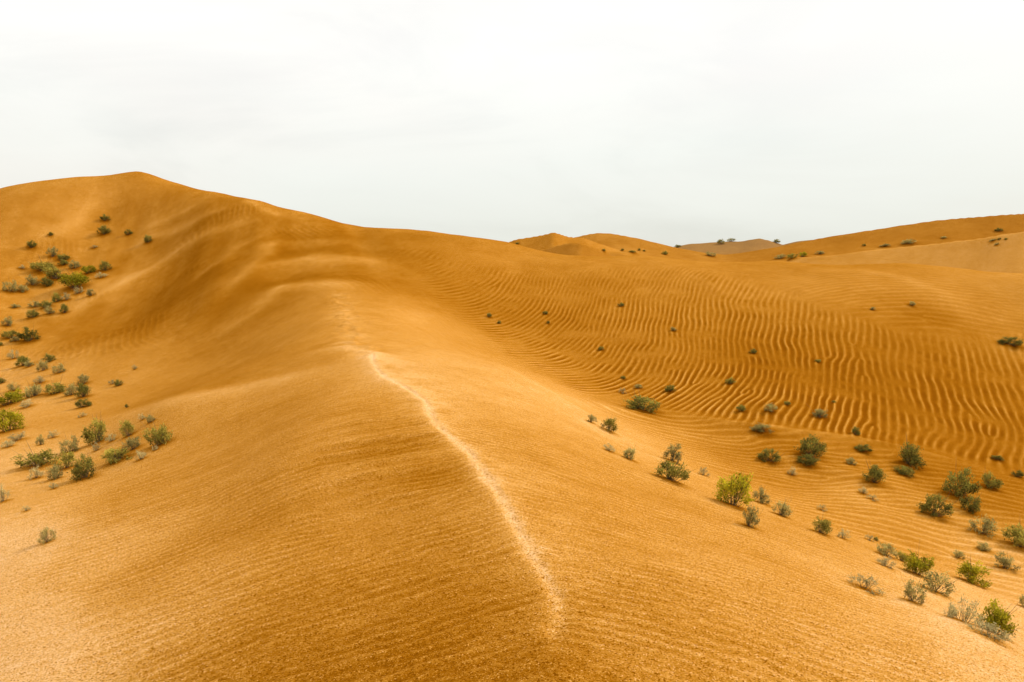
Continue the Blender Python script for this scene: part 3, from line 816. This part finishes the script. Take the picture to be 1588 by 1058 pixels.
# base x, base y, width, height (survey frame), kind, label
G1 = 'shrubs on the upper left hillside'
G2 = 'shrubs in the hollow at the left edge'
G3 = 'shrubs on the low slope left of the ridge'
G4 = 'tufts on the rippled slope'
G5 = 'shrubs along the shoulder right of the ridge'
G6 = 'shrubs on the valley floor at the right'
G7 = 'shrubs on the distant dunes'
SHRUBS = [
 (G1,163,342,13,9,'d','highest dark shrub on the left hillside, small and flat, below the peak'),
 (G1,161,363,17,15,'d','round dark green shrub just below the highest one under the peak'),
 (G1,78,364,8,5,'d','tiny dark tuft alone on the upper left hillside, near the skyline'),
 (G1,199,363,10,8,'d','small dark shrub between the round one and the rightmost one below the peak'),
 (G1,230,374,12,11,'d','rightmost small grey shrub high on the left hillside below the peak'),
 (G1,48,383,13,11,'d','lone dark grey shrub near the left edge, above the hillside cluster'),
 (G1,146,383,10,5,'p','faint dry tuft lying below the round dark shrub under the peak'),
 (G1,82,396,14,15,'g','grey-green shrub standing at the top of the hillside cluster'),
 (G1,97,401,18,10,'d','flat dark olive shrub touching the topmost grey one of the hillside cluster'),
 (G1,98,409,15,8,'d','low dark shrub tucked directly under the flat dark olive one'),
 (G1,116,414,16,13,'g','grey shrub on the upper right of the hillside cluster'),
 (G1,66,418,30,18,'o','wide olive shrub at the upper left of the hillside cluster'),
 (G1,34,417,11,7,'p','faint small tuft left of the wide olive shrub on the hillside'),
 (G1,88,430,30,18,'o','wide olive-yellow shrub in the middle of the hillside cluster'),
 (G1,137,425,20,14,'y','small yellow-green shrub just behind the brightest hillside shrub'),
 (G1,163,420,18,16,'o','yellowish grey shrub at the right end of the hillside cluster'),
 (G1,157,431,17,10,'p','pale sparse tuft under the right end shrub of the hillside cluster'),
 (G1,118,446,38,27,'y','biggest and brightest yellow-green shrub on the upper left hillside'),
 (G1,52,441,18,18,'g','grey shrub left of the middle olive ones on the hillside'),
 (G1,73,441,18,14,'d','dark olive shrub between the grey one and the brightest hillside shrub'),
 (G1,16,453,18,18,'g','grey-green shrub near the left edge beside a smaller grey one'),
 (G1,34,451,14,11,'g','smaller grey shrub just right of the one near the left edge'),
 (G1,122,454,15,12,'p','sparse pale tuft below the right side of the brightest hillside shrub'),
 (G1,141,457,12,12,'g','small grey shrub at the lower right end of the hillside cluster'),
 (G1,89,467,14,17,'o','upright yellowish shrub below the brightest hillside shrub'),
 (G1,103,464,14,12,'p','pale grey shrub leaning on the upright yellowish one'),
 (G1,53,472,15,11,'g','grey shrub above the dark one in the lower hillside group'),
 (G1,71,475,18,11,'d','dark flat shrub in the middle of the lower hillside group'),
 (G1,23,474,12,6,'g','little grey tuft near the left edge of the lower hillside group'),
 (G1,50,490,17,14,'d','dark grey shrub at the lower left of the lower hillside group'),
 (G1,77,485,15,13,'g','grey shrub at the bottom centre of the lower hillside group'),
 (G1,100,483,14,13,'d','dark grey shrub at the lower right of the lower hillside group'),
 (G1,11,501,14,15,'g','grey shrub alone close to the left edge under the hillside groups'),
 (G1,17,521,21,15,'o','olive shrub of the pair above the left hollow, left of the dark one'),
 (G1,24,527,14,9,'g','grey tuft wedged under the olive and dark pair above the left hollow'),
 (G1,46,528,25,20,'d','dark green round shrub, right one of the pair above the left hollow'),
 (G2,0,533,8,7,'d','dark shrub cut by the left edge just above the hollow'),
 (G2,21,555,17,15,'p','sparse pale shrub with a thin tall shoot, topmost in the left hollow'),
 (G2,37,567,23,14,'d','dark green shrub right of the sparse topmost one in the left hollow'),
 (G2,45,570,14,10,'g','grey tuft leaning against the dark green shrub in the left hollow'),
 (G2,78,566,15,13,'d','dark shrub, upper of two slanting ones in the left hollow'),
 (G2,68,580,16,17,'g','grey shrub, lower of two slanting ones in the left hollow'),
 (G2,93,583,16,14,'g','small grey shrub right of the two slanting ones in the hollow'),
 (G2,130,597,17,15,'g','grey-green shrub standing apart at the right of the left hollow'),
 (G2,2,596,12,10,'d','dark low shrub at the left edge above the yellow one'),
 (G2,174,597,9,8,'p','pale little tuft beside a dark one, rightmost pair of the hollow'),
 (G2,184,599,13,9,'d','dark little shrub, rightmost of the left hollow'),
 (G2,62,599,18,11,'p','pale grey shrub rising behind a wider grey-green one in the hollow'),
 (G2,22,611,16,14,'g','grey shrub directly above the flat yellow one near the left edge'),
 (G2,54,619,29,20,'g','wide grey-green shrub in the middle of the left hollow'),
 (G2,86,614,28,21,'o','rounded olive shrub in the middle of the left hollow'),
 (G2,111,616,21,18,'g','grey-green shrub just right of the rounded olive one'),
 (G2,130,618,23,20,'d','dark grey-green shrub at the right end of the middle row'),
 (G2,129,633,21,13,'d','dark low shrub right under the right end of the middle row'),
 (G2,13,633,36,26,'y','flat yellow-green shrub at the left edge, above the brightest one'),
 (G2,43,635,21,11,'p','pale sparse shrub right of the flat yellow-green one'),
 (G2,128,648,11,8,'p','tiny pale tuft alone below the middle row of the hollow'),
 (G2,13,673,38,38,'y','large bright yellow-green shrub at the left edge of the frame'),
 (G2,209,574,8,8,'p','tiny sparse tuft alone on bare sand right of the hollow'),
 (G2,197,634,6,5,'d','tiny dark speck of a plant on bare sand above the low slope'),
 (G3,155,687,36,38,'o','tall pointed olive shrub at the top left of the low slope'),
 (G3,200,677,20,26,'o','upright narrow olive shrub between the pointed one and the leaning one'),
 (G3,221,652,9,10,'p','pale little tuft left of a darker one above the leaning shrub'),
 (G3,234,655,13,12,'g','small grey shrub above the tall leaning one'),
 (G3,249,692,35,38,'o','tall leaning olive shrub, rightmost big one left of the ridge'),
 (G3,174,685,17,12,'p','sparse grey tuft at the right foot of the pointed olive shrub'),
 (G3,28,686,27,13,'p','long pale sparse shrub just below the bright one at the left edge'),
 (G3,13,696,19,12,'p','pale low tuft nearer the left edge than the long sparse one'),
 (G3,63,692,11,16,'g','thin upright grey shrub left of a faint dry one'),
 (G3,83,681,15,11,'p','faint dry shrub right of the thin upright grey one'),
 (G3,112,704,24,25,'g','rounded grey-green shrub above the dark dense one'),
 (G3,150,700,12,13,'p','pale small tuft below the pointed olive shrub'),
 (G3,60,726,54,27,'o','very wide olive-yellow shrub in the lower left'),
 (G3,104,728,29,26,'o','pale olive shrub between the very wide one and the dark dense one'),
 (G3,86,745,23,26,'g','grey shrub under the pale olive one, left of the dark dense one'),
 (G3,56,744,23,19,'p','pale grey shrub under the very wide olive-yellow one'),
 (G3,133,745,35,35,'d','dark dense round shrub, largest of the lower left group'),
 (G3,186,717,43,21,'o','wide low olive shrub below the narrow upright one'),
 (G3,207,699,27,21,'g','grey shrub behind the wide low olive one'),
 (G3,219,715,19,14,'p','pale sparse shrub at the right of the wide low olive one'),
 (G3,242,700,10,9,'p','tiny pale tuft at the foot of the tall leaning shrub'),
 (G3,84,761,12,12,'p','faint pale tuft below the lower left group'),
 (G3,5,781,22,26,'p','pale grey-green shrub cut by the left edge below the group'),
 (G3,41,796,11,8,'p','faint tiny tuft on bright sand between the edge shrub and the last one'),
 (G3,74,843,20,25,'g','lone grey-green shrub lowest on the left, on bare sand'),
 (G4,759,494,9,7,'d','leftmost tiny dark tuft at the upper left of the ripples'),
 (G4,774,503,7,5,'d','tiny tuft just right of the leftmost one on the ripples'),
 (G4,846,489,10,6,'d','small dark tuft on the upper ripples with a smaller one below it'),
 (G4,850,504,7,4,'d','faint small tuft right under the dark one on the upper ripples'),
 (G4,963,477,11,6,'d','dark tuft highest on the middle of the rippled slope'),
 (G4,1045,515,11,7,'g','grey tuft in the middle of the ripples, on a little ledge'),
 (G4,932,544,11,6,'d','dark flat tuft on the left middle of the ripples'),
 (G4,967,590,10,5,'d','dark flat tuft above the wide dark shrub beside the ripples'),
 (G4,1168,549,12,7,'d','dark tuft in the right middle of the ripples'),
 (G4,1269,564,11,5,'d','flat dark tuft among the tall vertical ripples'),
 (G4,1354,482,9,6,'g','grey tuft, left of two on the smooth hump above the ripples'),
 (G4,1413,475,12,8,'g','grey-green tuft, right of two on the smooth hump above the ripples'),
 (G4,1568,538,35,14,'d','long flat dark shrub near the right edge at the top of the ripples'),
 (G4,1132,597,16,11,'d','dark shrub low on the ripples above a row of three'),
 (G4,1151,639,16,11,'d','dark shrub, leftmost in the row at the foot of the ripples'),
 (G4,1195,641,21,14,'g','grey-green shrub, middle of the row at the foot of the ripples'),
 (G4,1220,630,12,7,'d','small dark tuft right behind the middle shrub of that row'),
 (G4,1293,627,7,4,'d','speck of a tuft above the grey-green shrub on the ripples'),
 (G4,1272,650,27,17,'g','grey-green spreading shrub low among the vertical ripples'),
 (G4,1326,676,15,13,'d','small dark shrub where the vertical ripples end'),
 (G4,1546,714,19,8,'d','flat grey tuft on the ledge below the right ripples'),
 (G6,965,612,12,10,'p','pale tuft left above the wide dark shrub'),
 (G6,990,604,14,7,'g','flat grey tuft above the wide dark shrub'),
 (G6,1039,610,20,10,'d','dark low tuft right above the wide dark shrub'),
 (G6,998,640,60,25,'d','wide dark shrub where the ripples meet the near ridge'),
 (G6,1183,671,36,14,'g','long low grey shrub below the row at the foot of the ripples'),
 (G6,1193,717,32,21,'d','rounded green shrub alone in the middle of the valley floor'),
 (G6,1228,739,16,15,'p','pale grey tuft beside the rounded green shrub'),
 (G6,1253,709,44,35,'d','tall dark green shrub standing on top of a lower one in mid valley'),
 (G6,1252,724,34,18,'d','lower dark shrub pressed against the tall dark green one'),
 (G6,1338,701,28,11,'d','flat dark shrub just below the end of the vertical ripples'),
 (G6,1320,722,18,11,'g','small grey shrub between the tall dark one and the leafy one'),
 (G6,1355,751,36,27,'d','rounded dark green shrub with yellow tips in mid valley'),
 (G6,1410,724,42,36,'d','spreading shrub with layered tufts, directly under the ripple ends'),
 (G6,1402,738,30,14,'d','low dark skirt of a shrub under the spreading layered one'),
 (G6,1338,768,18,11,'p','pale tuft, left of a faint pair below the rounded dark green shrub'),
 (G6,1352,778,17,9,'p','pale tuft, right of a faint pair below the rounded dark green shrub'),
 (G6,1486,772,48,44,'d','biggest dark green shrub on the right valley floor'),
 (G6,1505,796,33,31,'d','dark shrub touching the lower right of the biggest dark one'),
 (G6,1533,759,33,26,'o','leafy olive shrub to the right of the biggest dark one'),
 (G6,1449,803,41,35,'d','dark green shrub with a bright top, lower left of the biggest dark one'),
 (G6,1578,741,16,11,'d','small dark shrub at the right edge above the leafy olive one'),
 (G6,1523,830,38,33,'g','greyish yellow shrub below the dark touching pair'),
 (G6,1274,794,14,11,'p','pale tuft on fine ripples above the forked green shrub'),
 (G5,916,655,16,13,'g','small green shrub, upper left of the two at the start of the shoulder'),
 (G5,944,669,28,25,'o','fuller green shrub, right of the two at the start of the shoulder'),
 (G5,944,701,21,13,'p','pale flat shrub below the first pair on the shoulder'),
 (G5,977,714,25,23,'g','grey-green shrub right of the pale flat one on the shoulder'),
 (G5,1041,716,29,31,'g','upright grey shrub rising behind the broad olive one'),
 (G5,1039,749,52,38,'o','broad olive shrub with several tops on the shoulder'),
 (G5,1091,738,17,15,'p','pale dry tuft between the broad olive shrub and the big yellow one'),
 (G5,1136,789,55,60,'y','big bright yellow-green shrub, tallest on the shoulder'),
 (G5,1161,820,30,38,'g','grey-green shrub trailing down from the big yellow one'),
 (G5,1180,783,29,25,'g','grey-green shrub just right of the big yellow one'),
 (G5,1210,802,31,26,'g','drooping grey-green shrub further right of the big yellow one'),
 (G5,1272,829,32,26,'o','green shrub with two forked tops on the shoulder'),
 (G5,1307,838,19,16,'p','pale tuft right of the forked green shrub'),
 (G5,1347,841,14,10,'p','pale little tuft above the stacked grey pair'),
 (G5,1358,842,8,6,'d','tiny dark tuft touching the pale little one'),
 (G5,1373,865,31,21,'g','grey shrub, upper of the stacked pair'),
 (G5,1373,881,31,18,'p','thin pale shrub, lower of the stacked pair'),
 (G5,1397,873,20,17,'o','olive shrub joined to the left of the lower yellow one'),
 (G5,1422,894,46,38,'y','bright yellow-green shrub low on the shoulder'),
 (G5,1449,919,48,36,'g','grey-yellow shrub spilling right from the bright low one'),
 (G5,1340,917,46,24,'p','long thin grey shrub lying on the slope, nearest the camera side'),
 (G5,1413,935,31,36,'g','upright grey-green shrub in front of the bright low yellow one'),
 (G6,1486,869,19,12,'g','small grey tuft on the sand left of the yellow-olive shrub'),
 (G6,1505,907,44,37,'y','yellow-olive shrub between the shoulder and the right edge'),
 (G6,1524,855,23,16,'g','small greyish shrub above the yellow-olive one'),
 (G6,1560,885,34,27,'g','rounded grey-green shrub right of the yellow-olive one'),
 (G6,1582,851,50,42,'o','large yellow-green shrub cut by the right edge'),
 (G6,1588,944,20,23,'g','grey shrub cut by the right edge, lowest there'),
 (G5,1493,968,42,48,'p','tall thin grey shrub, left of the lowest group at the right'),
 (G5,1471,960,24,26,'p','thin grey twiggy shrub at the far left end of the lowest group'),
 (G5,1538,982,56,52,'y','yellow-topped sparse shrub in the lowest group at the right'),
 (G5,1532,992,60,28,'p','trailing pale grey shrub along the bottom of the lowest group'),
 (G7,1118,380,15,9,'o','green shrub, left of two on the grey far rise'),
 (G7,1134,376,14,6,'o','green shrub, right of two on the grey far rise'),
 (G7,1051,385,13,5,'d','dark flat shrub where the twin dunes meet the grey far rise'),
 (G7,1203,377,13,7,'d','dark shrub on the right brink of the grey far rise'),
 (G7,1549,360,14,6,'d','dark flat shrub high on the light dune by the right edge'),
 (G7,1409,380,30,8,'g','wide grey shrub in the fold of the big right dune'),
 (G7,1463,371,13,4,'g','flat grey tuft between the wide one and the high dark one'),
 (G7,1540,375,14,4,'g','grey tuft, leftmost of four small ones on the light dune'),
 (G7,1550,373,6,4,'d','dark dot of a tuft, second of four on the light dune'),
 (G7,1560,373,6,4,'d','dark dot of a tuft, rightmost of four on the light dune'),
 (G7,1546,381,8,4,'g','lowest of the four small tufts on the light dune'),
 (G7,1245,400,16,10,'y','yellowish shrub at the left end of the light dune'),
 (G7,1229,402,22,9,'o','olive shrub left of the yellowish one behind the rippled crest'),
 (G7,1210,403,24,8,'g','grey shrub furthest left behind the rippled crest'),
 (G7,1271,396,18,7,'g','grey shrub right of the yellowish one by the light dune'),
 (G7,1372,384,20,5,'g','thin grey patch of a shrub left of the wide one in the fold'),
 (G7,1340,383,8,4,'d','dark speck at the foot of the big right dune'),
 (G7,1101,399,20,8,'g','grey shrub at the right foot of the twin dunes'),
 (G7,1031,396,12,6,'d','dark shrub at the right foot of the twin dunes'),
 (G7,965,390,7,4,'d','dark dot under the second peak of the twin dunes'),
 (G7,981,393,14,4,'d','flat dark tuft below the dots on the twin dunes'),
 (G7,991,390,6,4,'d','dark dot right of the flat tuft on the twin dunes'),
 (G7,999,391,6,3,'d','rightmost dark dot of three on the twin dunes'),
 (G7,936,390,7,4,'d','dark dot at the foot of the pale streak on the twin dunes'),
 (G7,802,380,9,3,'d','dark tuft at the left foot of the twin dunes'),
]

ZF = ZT + ridge_add(_R * np.sin(_T), _R * np.cos(_T))


def ground_z(x, y):
    th = np.array([[math.atan2(x, y)]]); r = np.array([[math.hypot(x, y)]])
    return float(full_height(th, r)[2][0, 0])


SPOTS = []
for k, (grp, px, py, w, h, kind, label) in enumerate(SHRUBS):
    pos = None
    for dy in range(0, 14):
        pos = cast(px, py + dy - 1, ZF)
        if pos and (grp == G7 or math.hypot(pos[0], pos[1]) < 118): break
        pos = None
    if pos is None:
        print('LOST', k, label); continue
    x, y, z = pos
    z = ground_z(x, y)
    dist = y * CP - z * SP
    ww = w / F0 * dist; hh = h / F0 * dist
    if grp in (G1, G2, G3): ww *= 1.12; hh *= 1.08
    if grp == G7: ww *= .85; hh *= .9
    SPOTS.append((x, y, ww))
    z += 0.05 * ww
    src = PROTO[kind][(k * 5 + k // 6) % 6]
    root = src[0].copy(); COL.objects.link(root)
    for part in src[1:]:
        c = part.copy(); COL.objects.link(c); c.parent = root
    root.location = (x, y, z - 0.03 * hh)
    e = 0.4
    gx = (ground_z(x + e, y) - ground_z(x - e, y)) / (2 * e)
    root.rotation_euler = (0, math.atan(-gx) * 0.55 if abs(gx) < 1 else 0, random.uniform(0, 6.28))
    # tilt is applied after the turn about the vertical
    import mathutils
    q = mathutils.Euler((0, -math.atan(gx) * 0.6, 0)).to_quaternion() @ mathutils.Euler((0, 0, random.uniform(0, 6.28))).to_quaternion()
    root.rotation_euler = q.to_euler()
    dpt = min(ww, hh * 1.8)
    root.scale = (ww, ww, hh * 1.05)
    root['label'] = label; root['category'] = 'shrub'; root['group'] = grp
for k in PROTO:
    for tr_ in PROTO[k]:
        for ob_ in tr_[::-1]:
            bpy.data.objects.remove(ob_)

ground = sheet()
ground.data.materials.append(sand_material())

# ------------------------------------------------------------------ sky and sun
SUN_AZ, SUN_EL = math.radians(62), math.radians(38)      # azimuth from straight ahead, to the right
world = bpy.data.worlds.new('World'); sc.world = world; world.use_nodes = True
N, L = world.node_tree.nodes, world.node_tree.links
N.clear()
out = N.new('ShaderNodeOutputWorld'); bg = N.new('ShaderNodeBackground')
sky = N.new('ShaderNodeTexSky'); sky.sky_type = 'NISHITA'; sky.sun_disc = False
sky.sun_elevation = SUN_EL; sky.sun_rotation = SUN_AZ; sky.dust_density = 4.0; sky.air_density = 1.0
tc = N.new('ShaderNodeTexCoord'); mp = N.new('ShaderNodeMapping'); mp.inputs['Scale'].default_value = (1.0, 1.0, 3.2)
mp.inputs['Rotation'].default_value = (0.35, 0.5, 0.2)
L.new(tc.outputs['Generated'], mp.inputs[0])
nz = N.new('ShaderNodeTexNoise'); nz.inputs['Scale'].default_value = 2.3; nz.inputs['Detail'].default_value = 7; nz.inputs['Roughness'].default_value = .55
nz.inputs['Distortion'].default_value = .6
L.new(mp.outputs[0], nz.inputs['Vector'])
# cloud veil: nearly white overhead, a little greyer and warmer towards the horizon
sep = N.new('ShaderNodeSeparateXYZ'); L.new(tc.outputs['Generated'], sep.inputs[0])
rp = N.new('ShaderNodeValToRGB'); L.new(sep.outputs['Z'], rp.inputs[0])
e = rp.color_ramp.elements
e[0].position = 0.0; e[0].color = (.86, .85, .79, 1)
e[1].position = .55; e[1].color = (1.10, 1.10, 1.085, 1)
x_ = e.new(.10); x_.color = (.95, .94, .90, 1)
x_ = e.new(.26); x_.color = (1.06, 1.06, 1.045, 1)
cr = N.new('ShaderNodeMapRange'); cr.inputs['From Min'].default_value = .35; cr.inputs['From Max'].default_value = .68
cr.inputs['To Min'].default_value = .97; cr.inputs['To Max'].default_value = 1.02
L.new(nz.outputs['Fac'], cr.inputs['Value'])
n2_ = N.new('ShaderNodeTexNoise'); n2_.inputs['Scale'].default_value = 1.1; n2_.inputs['Detail'].default_value = 3
L.new(mp.outputs[0], n2_.inputs['Vector'])
tn = N.new('ShaderNodeMapRange'); tn.inputs['From Min'].default_value = .42; tn.inputs['From Max'].default_value = .62
L.new(n2_.outputs['Fac'], tn.inputs['Value'])
tint = N.new('ShaderNodeMixRGB'); L.new(tn.outputs[0], tint.inputs[0])
tint.inputs[1].default_value = (1.0, .985, .955, 1); tint.inputs[2].default_value = (.955, 1.0, .975, 1)
tm = N.new('ShaderNodeMixRGB'); tm.blend_type = 'MULTIPLY'; tm.inputs[0].default_value = .7
L.new(rp.outputs[0], tm.inputs[1]); L.new(tint.outputs[0], tm.inputs[2])
mul = N.new('ShaderNodeVectorMath'); mul.operation = 'SCALE'; L.new(tm.outputs[0], mul.inputs[0]); L.new(cr.outputs[0], mul.inputs['Scale'])
skm = N.new('ShaderNodeVectorMath'); skm.operation = 'SCALE'; L.new(sky.outputs[0], skm.inputs[0]); skm.inputs['Scale'].default_value = .12
mix = N.new('ShaderNodeMixRGB')
mr = N.new('ShaderNodeMapRange'); mr.inputs['From Min'].default_value = .30; mr.inputs['From Max'].default_value = .52
mr.inputs['To Min'].default_value = .12; mr.inputs['To Max'].default_value = .02
L.new(nz.outputs['Fac'], mr.inputs['Value']); L.new(mr.outputs[0], mix.inputs[0])
L.new(mul.outputs[0], mix.inputs[1]); L.new(skm.outputs[0], mix.inputs[2])
L.new(mix.outputs[0], bg.inputs[0]); bg.inputs[1].default_value = 1.0
L.new(bg.outputs[0], out.inputs[0])

sl = bpy.data.lights.new('sun', 'SUN'); sl.energy = 3.15; sl.angle = math.radians(9); sl.color = (1.0, .955, .88)
so = bpy.data.objects.new('sun', sl); COL.objects.link(so)
import mathutils
sd = mathutils.Vector((math.sin(SUN_AZ) * math.cos(SUN_EL), math.cos(SUN_AZ) * math.cos(SUN_EL), math.sin(SUN_EL)))
so.rotation_euler = sd.to_track_quat('Z', 'Y').to_euler()

cam = bpy.data.cameras.new('camera'); cam.sensor_width = 36; cam.lens = F0 / W0 * 36
cam.clip_start = .05; cam.clip_end = 6000
co_ = bpy.data.objects.new('camera', cam); COL.objects.link(co_)
co_.location = (0, 0, 0); co_.rotation_euler = (math.radians(90) - PITCH, 0, 0)
sc.camera = co_
sc.view_settings.view_transform = 'Standard'; sc.view_settings.look = 'None'
sc.view_settings.exposure = 0; sc.view_settings.gamma = 1
